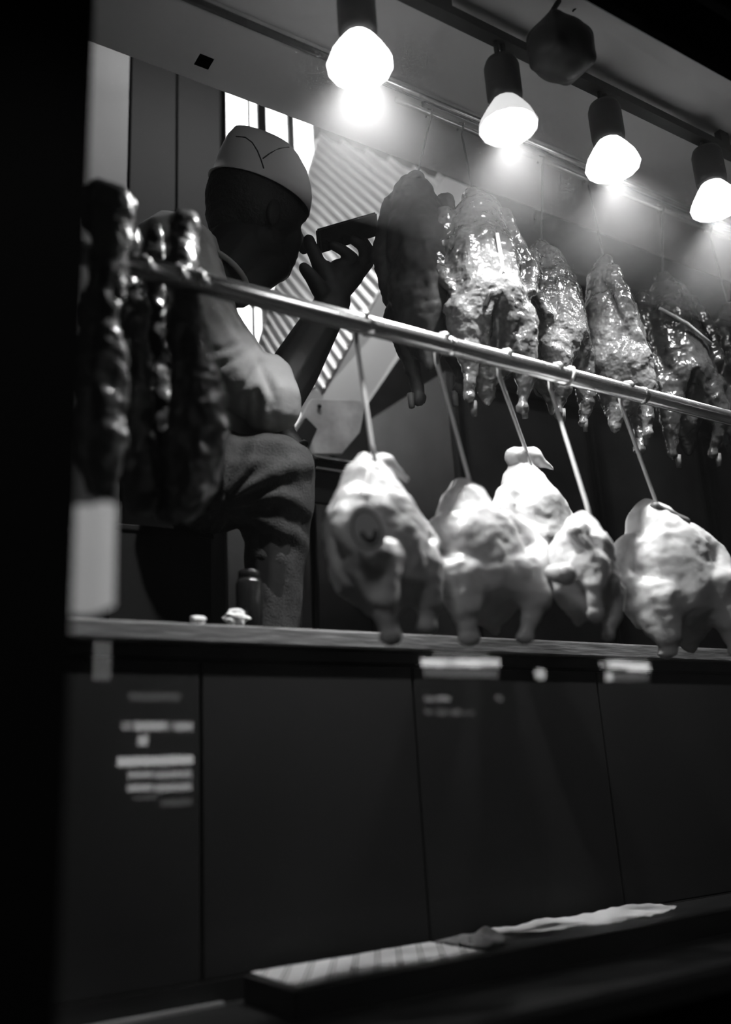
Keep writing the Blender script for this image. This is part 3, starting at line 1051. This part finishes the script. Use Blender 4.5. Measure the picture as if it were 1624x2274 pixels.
# left hand fingers on the far knee
for k in range(4):
    add_cap(bm, JT(668, 1005 + 8 * k, 1.62), 0.011, JT(700 - 4 * k, 1022 + 10 * k, 1.60), 0.009)
add_cap(bm, JT(655, 1000, 1.60), 0.012, JT(676, 985, 1.585), 0.010)
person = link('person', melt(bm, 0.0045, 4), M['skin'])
tag(person, 'hunched cook in paper cap, pale shirt and grey trousers, hand raised to mouth', 'person')


def child(name, me, m):
    o = link(name, me, m)
    o.parent = person
    return o


# hair: close-cropped shell over the back and crown
bm = bmesh.new()
add_ball(bm, HP(-0.014, 0, 0.022), (0.108, 0.088, 0.100), HR, 3)
add_cap(bm, HP(-0.062, 0, -0.02), 0.056, HP(-0.070, 0, -0.055), 0.035)
hair_me = melt(bm, 0.005, 3, disp=lambda p, n: 0.0015 * nz(p, 120))
kill = bmesh.new()
kill.from_mesh(hair_me)
gone = []
for v in kill.verts:
    q = HR.transposed() @ (v.co - hc)
    if q.x > 0.055 and q.z < 0.05 or (q.x > -0.01 and q.z < -0.02):
        gone.append(v)
bmesh.ops.delete(kill, geom=gone, context='VERTS')
kill.to_mesh(hair_me)
kill.free()
child('hair', hair_me, M['hair'])

# shirt
bm = bmesh.new()
add_cap(bm, JT(388, 568, 1.50), 0.088, JT(388, 575, 1.62), 0.085)
add_cap(bm, JT(394, 590, 1.55), 0.100, JT(422, 760, 1.55), 0.110)
add_cap(bm, JT(422, 760, 1.55), 0.112, JT(468, 900, 1.555), 0.125)
add_cap(bm, JT(468, 900, 1.555), 0.125, JT(476, 960, 1.555), 0.118)
add_cap(bm, JT(398, 600, 1.50), 0.086, JT(436, 715, 1.45), 0.076)
add_cap(bm, JT(436, 715, 1.45), 0.076, JT(532, 836, 1.42), 0.062)
add_cap(bm, JT(532, 836, 1.42), 0.062, JT(598, 886, 1.41), 0.058)
add_cap(bm, JT(590, 850, 1.41), 0.055, JT(604, 905, 1.41), 0.052)
add_cap(bm, JT(400, 600, 1.62), 0.085, JT(440, 690, 1.70), 0.078)
add_cap(bm, JT(440, 690, 1.70), 0.075, JT(540, 830, 1.74), 0.058)
hem_z = JT(520, 972, 1.45).z
arm_dir = (elR - shR).normalized()


CREASE = [[(576, 808), (547, 850), (516, 888)], [(578, 806), (597, 845), (613, 895), (614, 955)], [(582, 822), (600, 870), (601, 925)], [(548, 880), (552, 965)], [(572, 870), (578, 968)],
          [(540, 760), (500, 775), (455, 780)], [(556, 770), (520, 800), (470, 820)], [(470, 640), (500, 680), (530, 740)]]


def pix(p):
    c = RW.transposed() @ (p - Vector((0, 0, H)))
    return CX + F_PX * c.x / c.z, CY + F_PX * c.y / c.z


def seg_dist(x, y, line):
    best = 1e9
    for (x0, y0), (x1, y1) in zip(line, line[1:]):
        dx, dy = x1 - x0, y1 - y0
        t = max(0, min(1, ((x - x0) * dx + (y - y0) * dy) / (dx * dx + dy * dy)))
        best = min(best, math.hypot(x - x0 - t * dx, y - y0 - t * dy))
    return best


def shirt_disp(p, n):
    d = 0.003 * nz(p, 9, 2)
    # folds fanning out of the armpit
    c = JT(573, 805, 1.36)
    q = p - c
    r = q.length
    if r < 0.26:
        ang = math.atan2(q.z, q.x + q.y * 0.3)
        d += 0.0015 * math.sin(ang * 6 + 3 * nz(p, 12)) * min(1, (r / 0.11) ** 2) * (1 - r / 0.26)
    if n.dot(p - Vector((0, 0, H))) < 0:
        x_, y_ = pix(p)
        for line in CREASE:
            q_ = seg_dist(x_, y_, line)
            d -= 0.0028 * math.exp(-(q_ / 7.0) ** 2) - 0.0010 * math.exp(-((q_ - 17) / 10) ** 2)
    # slack around the waist
    d += 0.004 * math.sin(p.x * 60 + 3 * nz(p, 8)) * max(0, min(1, (hem_z + 0.16 - p.z) / 0.12))
    return d


sm = melt(bm, 0.0055, 5, disp=shirt_disp)
kb = bmesh.new()
kb.from_mesh(sm)
bmesh.ops.bisect_plane(kb, geom=list(kb.verts) + list(kb.edges) + list(kb.faces), plane_co=(0, 0, hem_z), plane_no=(0, 0, -1), clear_outer=True)
# neck opening
ncut = neck0 + (hc - neck0).normalized() * 0.02
kb.to_mesh(sm)
kb.free()
child('shirt', sm, M['shirt'])
# cuff ridge of the right sleeve, a thin hem roll around the arm
cc, ax = JT(616, 880, 1.41), (JT(616, 880, 1.41) - JT(540, 810, 1.42)).normalized()
u_ = ax.cross(Vector((0, 1, 0))).normalized()
v_ = ax.cross(u_)
# collar roll
cn = (hc - neck0).normalized()
u_ = cn.cross(Vector((0, 1, 0))).normalized()
v_ = cn.cross(u_)
cb = neck0 + cn * 0.012
bm = bmesh.new()
ring = [cb + u_ * 0.078 * math.cos(k * math.pi / 14) + v_ * 0.078 * math.sin(k * math.pi / 14) for k in range(28)]
add_tube(bm, ring + [ring[0]], 0.006, 8, cap=False)
child('collar', bm_mesh(bm, 'collar'), M['shirt'])

# trousers
bm = bmesh.new()
add_cap(bm, JT(455, 1010, 1.57), 0.125, pel, 0.125)
kneeR = JT(612, 1055, 1.43)
add_cap(bm, JT(470, 1070, 1.50), 0.098, kneeR, 0.078)
add_cap(bm, JT(612, 1056, 1.43), 0.076, JT(615, 1130, 1.44), 0.070)
add_cap(bm, JT(615, 1130, 1.44), 0.068, JT(612, 1260, 1.46), 0.056)
add_cap(bm, JT(612, 1260, 1.46), 0.056, anR + Vector((0, 0, 0.03)), 0.052)
add_cap(bm, JT(470, 1070, 1.64), 0.098, JT(625, 1070, 1.72), 0.078)
add_cap(bm, JT(625, 1070, 1.72), 0.074, anL + Vector((0, 0, 0.03)), 0.052)


def tr_disp(p, n):
    d = 0.004 * nz(p, 14, 4) + 0.0015 * nz(p, 45, 1)
    c = JT(512, 1106, 1.38)
    q = p - c
    r = q.length
    if r < 0.24:
        ang = math.atan2(q.z, q.x)
        d += 0.0075 * math.sin(ang * 14 + 2.2 * nz(p, 14)) * min(1, r / 0.03) * (1 - r / 0.24)
    return d


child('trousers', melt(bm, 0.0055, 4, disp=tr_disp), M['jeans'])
# boots
for an in (anR, anL):
    bm = bmesh.new()
    f0 = Vector((an.x, an.y, ZKF))
    add_cap(bm, f0 + Vector((0, 0, 0.15)), 0.058, f0 + Vector((0, 0, 0.05)), 0.050)
    add_cap(bm, f0 + Vector((0, 0, 0.046)), 0.044, f0 + Vector((0.13, -0.03, 0.036)), 0.036)
    bo = melt(bm, 0.006, 3)
    for v in bo.vertices:
        v.co.z = max(v.co.z, ZKF + 0.001)
    child('boot', bo, M['black'])

# paper cap: lofted oval rings around the top of the head, pinched towards the top
cap_rings = [(-0.004, 0.116, 0.094, 0.042), (0.0, 0.113, 0.091, 0.062), (0.0, 0.108, 0.086, 0.085), (-0.004, 0.099, 0.074, 0.115), (-0.010, 0.083, 0.054, 0.145), (-0.014, 0.068, 0.034, 0.163), (-0.014, 0.052, 0.012, 0.168)]
bm = bmesh.new()
rr = []
n_ = 40
for f0, a_, b_, u0 in cap_rings:
    row = []
    for k in range(n_):
        t = 2 * math.pi * k / n_
        row.append(bm.verts.new(HP(f0 + a_ * math.cos(t), b_ * math.sin(t), u0 - (0.018 * math.cos(t) if u0 < 0.05 else 0.0))))
    rr.append(row)
for a_, b_ in zip(rr, rr[1:]):
    for k in range(n_):
        bm.faces.new((a_[k], a_[(k + 1) % n_], b_[(k + 1) % n_], b_[k]))
bm.faces.new(rr[-1])
bmesh.ops.recalc_face_normals(bm, faces=bm.faces)
bmesh.ops.solidify(bm, geom=list(bm.faces), thickness=0.002)
cap_me = bm_mesh(bm, 'paper_cap')
cap_o = child('paper_cap', cap_me, M['cap'])
tr_ = BVHTree.FromPolygons([v.co.copy() for v in cap_me.vertices], [list(p.vertices) for p in cap_me.polygons])


def on_cap(px, py):
    d = ray(px, py).normalized()
    hit = tr_.ray_cast(Vector((0, 0, H)), d)
    return hit[0] - d * 0.0008 if hit[0] else None


for pxs in ([(524, 303), (545, 305), (560, 316), (572, 335), (580, 355), (586, 374)], [(584, 352), (600, 340), (620, 330), (642, 327), (658, 332), (672, 344)]):
    pts = [q for q in (on_cap(*p) for p in pxs) if q]
    if len(pts) > 2:
        bm = bmesh.new()
        add_tube(bm, pts, 0.0014, 6)
        so = link('seam', bm_mesh(bm, 'seam'), M['seam'])
        so.parent = cap_o

# the dark slim object he holds
a_, b_ = JT(704, 537, 1.40), JT(838, 497, 1.39)
ax = (b_ - a_).normalized()
wv = (RW @ Vector((0.2, 0.75, 0.6))).normalized()
wv = (wv - ax * wv.dot(ax)).normalized()
tv = ax.cross(wv)
bm = bmesh.new()
r_ = bmesh.ops.create_cube(bm, size=1.0)
L_ = (b_ - a_).length
for v in r_['verts']:
    v.co = (a_ + b_) / 2 + ax * v.co.x * L_ + wv * v.co.y * 0.050 + tv * v.co.z * 0.009
bmesh.ops.bevel(bm, geom=list(bm.edges), offset=0.004, segments=3, affect='EDGES')
ph = tag(empty('phone', a_), 'slim dark handheld phone held flat in front of the cook\'s mouth', 'phone')
link('case', bm_mesh(bm, 'case'), M['phone'], ph, smooth=False)
bm = bmesh.new()
r_ = bmesh.ops.create_cube(bm, size=1.0)
for v in r_['verts']:
    v.co = (a_ + b_) / 2 + ax * v.co.x * L_ * 0.9 + wv * v.co.y * 0.044 - tv * (0.0047 + v.co.z * 0.0006)
link('screen', bm_mesh(bm, 'screen'), M['black'], ph, smooth=False)

# low black box he sits on
sx, sy = pel.x - 0.02, pel.y + 0.02
sz = pel.z - 0.128
so = tag(empty('seat_box', (sx, sy, ZKF)), 'black box in deep shadow under the seated cook', 'box')
box('box_body', (sx - 0.16, sy - 0.035, ZKF), (sx + 0.03, sy + 0.19, sz - 0.012), M['cupboard'], so)
box('box_lid', (sx - 0.165, sy - 0.04, sz - 0.012), (sx + 0.035, sy + 0.195, sz), M['cupboard'], so, bev=0.003)

# ------------------------------------------------------------------ small things on the worktop
c = P(555, 1384, YC + 0.03)
c.z = z_top
bo = tag(empty('black_canister', c), 'small glossy black canister standing on the worktop by the paper scraps', 'canister')
hgt = P(555, 1268, YC + 0.03).z - z_top
lathe('canister_body', [(0.020, 0.0), (0.0215, 0.004), (0.0215, hgt * 0.78), (0.018, hgt * 0.86)], M['black'], c, bo)
lathe('canister_cap', [(0.0165, hgt * 0.86), (0.0175, hgt * 0.88), (0.0175, hgt * 0.98), (0.015, hgt)], M['black'], c, bo)
for (px, py, s), lab in (((440, 1374, 0.6), 'small crumpled white paper scrap on the worktop, the left one'), ((524, 1370, 1.0), 'crumpled white paper scrap beside the black canister')):
    c = P(px, py, YC + 0.01)
    bm = bmesh.new()
    bmesh.ops.create_icosphere(bm, subdivisions=3, radius=1.0)
    for v in bm.verts:
        q = v.co.copy()
        k = 1 + 0.55 * nz(q, 1.7, px)
        v.co = Vector((q.x * 0.016 * s * k * 1.3, q.y * 0.010 * s * k, q.z * 0.012 * s * k))
    zmin = min(v.co.z for v in bm.verts)
    for v in bm.verts:
        v.co += Vector((c.x, c.y, z_top - zmin))
    tag(link('paper_scrap', bm_mesh(bm, 'paper_scrap'), M['paper'], None, smooth=False), lab, 'paper scrap', 'paper scraps on the worktop')

# ------------------------------------------------------------------ on the pane: paper notice and round disc before the first chicken
def thin_paper(name):
    m = bpy.data.materials.new(name)
    m.use_nodes = True
    nt = m.node_tree
    nt.nodes.clear()
    o = nt.nodes.new('ShaderNodeOutputMaterial')
    d = nt.nodes.new('ShaderNodeBsdfDiffuse')
    t = nt.nodes.new('ShaderNodeBsdfTranslucent')
    for q in (d, t):
        q.inputs[0].default_value = (0.75, 0.75, 0.75, 1)
    mx = nt.nodes.new('ShaderNodeMixShader')
    mx.inputs[0].default_value = 0.3
    nt.links.new(d.outputs[0], mx.inputs[1])
    nt.links.new(t.outputs[0], mx.inputs[2])
    nt.links.new(mx.outputs[0], o.inputs[0])
    return m


M['thin'] = thin_paper('thin_paper')
YPp = GLASS_Y + 0.004
poly = [P(x, y, YPp) for x, y in ((158, 1122), (200, 1122), (232, 1113), (258, 1120), (254, 1345), (225, 1358), (200, 1366), (152, 1366))]
pn = prism('paper_notice', poly, 0.0006, M['thin'])
tag(pn, 'blank torn white paper sheet stuck inside the pane beside the black jamb', 'paper')
YDisc = 0.93
c = P(815, 1176, YDisc)
stk = tag(empty('round_disc', c), 'round white disc with dark crescent in front of the first chicken', 'tag')


def disc(name, c, r0, r1, m, y0, a0=0, a1=2 * math.pi, off=(0, 0)):
    bm = bmesh.new()
    n = 48
    A, B = [], []
    for k in range(n + 1):
        t = a0 + (a1 - a0) * k / n
        A.append(Vector((c.x + r0 * math.cos(t) + off[0], y0, c.z + r0 * 1.12 * math.sin(t) + off[1])))
        B.append(Vector((c.x + r1 * math.cos(t), y0, c.z + r1 * 1.12 * math.sin(t))))
    for k in range(n):
        bm.faces.new([bm.verts.new(q) for q in (A[k], A[k + 1], B[k + 1], B[k])])
    bmesh.ops.remove_doubles(bm, verts=bm.verts, dist=1e-6)
    bmesh.ops.solidify(bm, geom=list(bm.faces), thickness=0.0006)
    return link(name, bm_mesh(bm, name), m, stk, smooth=False)


disc('disc_back', c, 0.0004, 0.0275, M['stump'], YDisc + 0.0012)
disc('disc_ring', c, 0.0235, 0.0285, M['thin'], YDisc)
disc('disc_face', c, 0.0004, 0.0205, M['thin'], YDisc)
disc('disc_crescent', c + Vector((0.002, 0, -0.004)), 0.007, 0.0135, M['seam'], YDisc - 0.001, math.pi * 1.02, math.pi * 2.1, off=(0, 0.001))

tube('disc_string', [c + Vector((0, 0.0005, 0.031)), P(812, 1085, YDisc + 0.015), P(818, 1040, 1.0), P(820, 1030, 1.02)], 0.0008, M['hook'], stk, 6)
# ------------------------------------------------------------------ across the street: lit signs that the pane mirrors
YSt = -4.5
fc = box('wall_street', (-6, YSt - 0.9, 0), (12, YSt - 0.6, 7), M['facade'])
fc['kind'] = 'structure'


def lit_sign(name, label, bars, depth=0.08, gain=2.2):
    """bars: (px0, py0, px1, py1, strength)"""
    xs, zs_ = [], []
    geo = []
    for x0, y0, x1, y1, s in bars:
        a_, b_ = MIR(x0, y0, YSt), MIR(x1, y1, YSt)
        lo = Vector((min(a_.x, b_.x), 0, min(a_.z, b_.z)))
        hi = Vector((max(a_.x, b_.x), 0, max(a_.z, b_.z)))
        geo.append((lo, hi, s * gain))
        xs += [lo.x, hi.x]
        zs_ += [lo.z, hi.z]
    e = tag(empty(name, ((min(xs) + max(xs)) / 2, YSt, min(zs_))), label, 'sign', 'lit signs across the street')
    box('sign_board', (min(xs) - 0.05, YSt - depth, min(zs_) - 0.05), (max(xs) + 0.05, YSt - 0.02, max(zs_) + 0.05), M['facade'], e)
    for lo, hi, s in geo:
        key = 'bar%.2f' % s
        if key not in M:
            M[key] = emission('sign_glow_%d' % int(s * 100), s)
        box('light_bar', (lo.x, YSt - 0.02, lo.z), (hi.x, YSt + 0.01, hi.z), M[key], e)


lit_sign('sign_stack', 'stack of glowing sign bars mirrored in the lower left of the pane', [
    (288, 1538, 400, 1556, 0.35), (272, 1603, 292, 1621, 1.2), (300, 1603, 368, 1622, 2.2), (372, 1604, 384, 1620, 0.8), (390, 1604, 428, 1622, 1.9),
    (308, 1634, 328, 1656, 2.4), (262, 1682, 428, 1697, 3.0), (285, 1714, 338, 1727, 1.8), (345, 1713, 425, 1726, 1.6), (285, 1743, 338, 1756, 2.0), (346, 1742, 425, 1755, 1.8),
    (300, 1768, 350, 1774, 0.4), (360, 1776, 425, 1788, 0.35)], gain=1.8)
lit_sign('awning_light', 'long bright shop light mirrored below the second chicken', [
    (938, 1462, 985, 1480, 4.5), (988, 1463, 1012, 1480, 3.2), (1015, 1463, 1068, 1481, 4.6), (1071, 1463, 1110, 1480, 3.6), (965, 1446, 1085, 1460, 0.7), (945, 1483, 1105, 1505, 0.55),
    (946, 1546, 962, 1558, 0.7), (972, 1546, 998, 1558, 0.9), (1104, 1544, 1114, 1556, 0.5), (946, 1576, 960, 1586, 0.35), (975, 1576, 992, 1588, 0.4), (1003, 1576, 1024, 1588, 0.4), (1036, 1580, 1052, 1588, 0.3)])
lit_sign('far_shop_light', 'short bright shop light mirrored below the rightmost chicken', [
    (1353, 1468, 1395, 1484, 3.6), (1396, 1472, 1442, 1490, 3.8), (1352, 1458, 1440, 1466, 0.5), (1360, 1492, 1440, 1512, 0.4)])
lit_sign('grey_sign', 'faint tall grey light panel mirrored at the left end of the worktop', [(210, 1425, 245, 1510, 0.55)])


def globe(px, py, rp, s, lab, YSt=-4.2):
    c = MIR(px, py, YSt)
    r = (MIR(px + rp, py, YSt) - c).length * 0.9
    e = tag(empty('globe_lamp', c), lab, 'lamp', 'globe lamps across the street')
    bm = bmesh.new()
    add_ball(bm, c, r, sub=2)
    key = 'globe%.1f' % s
    if key not in M:
        M[key] = emission('globe_glow', s)
    link('globe', bm_mesh(bm, 'globe'), M[key], e)
    tube('post', [c - Vector((0, 0, r * 0.9)), Vector((c.x, c.y - 0.02, 0))], r * 0.25, M['facade'], e, 8)


globe(1200, 1497, 11, 5.0, 'round bright globe lamp mirrored between the two shop lights')
globe(1352, 1503, 9, 5.0, 'round bright globe lamp mirrored at the short shop light, lower one')
globe(1340, 1475, 6, 3.0, 'small globe lamp mirrored at the short shop light, upper one', -3.6)

# ------------------------------------------------------------------ haze volume added to make the glow around the lamps
hm = bpy.data.materials.new('glow_haze')
hm.use_nodes = True
nt = hm.node_tree
nt.nodes.clear()
ho = nt.nodes.new('ShaderNodeOutputMaterial')
hv = nt.nodes.new('ShaderNodeVolumeScatter')
hv.inputs['Density'].default_value = 0.17
hv.inputs['Anisotropy'].default_value = 0.35
nt.links.new(hv.outputs[0], ho.inputs['Volume'])
bm = bmesh.new()
la, lb = P(800, 150, YT_), P(1592, 462, YT_)
add_tube(bm, [la + Vector((x_, 0, -0.02)) for x_ in (-0.20, -0.18, -0.13, -0.07, 0)] + [lb + Vector((x_, 0, -0.02)) for x_ in (0, 0.3, 0.8)], [0.02, 0.09, 0.15, 0.20, 0.22, 0.22, 0.22, 0.20], 32)
hz_ = link('lamp_glow_haze', bm_mesh(bm, 'lamp_glow_haze'), hm)
for v in hz_.data.vertices:
    v.co.z = min(v.co.z, ZC - 0.002)
tag(hz_, 'thin haze volume added for the glow around the lamps', 'steam', kind='stuff')
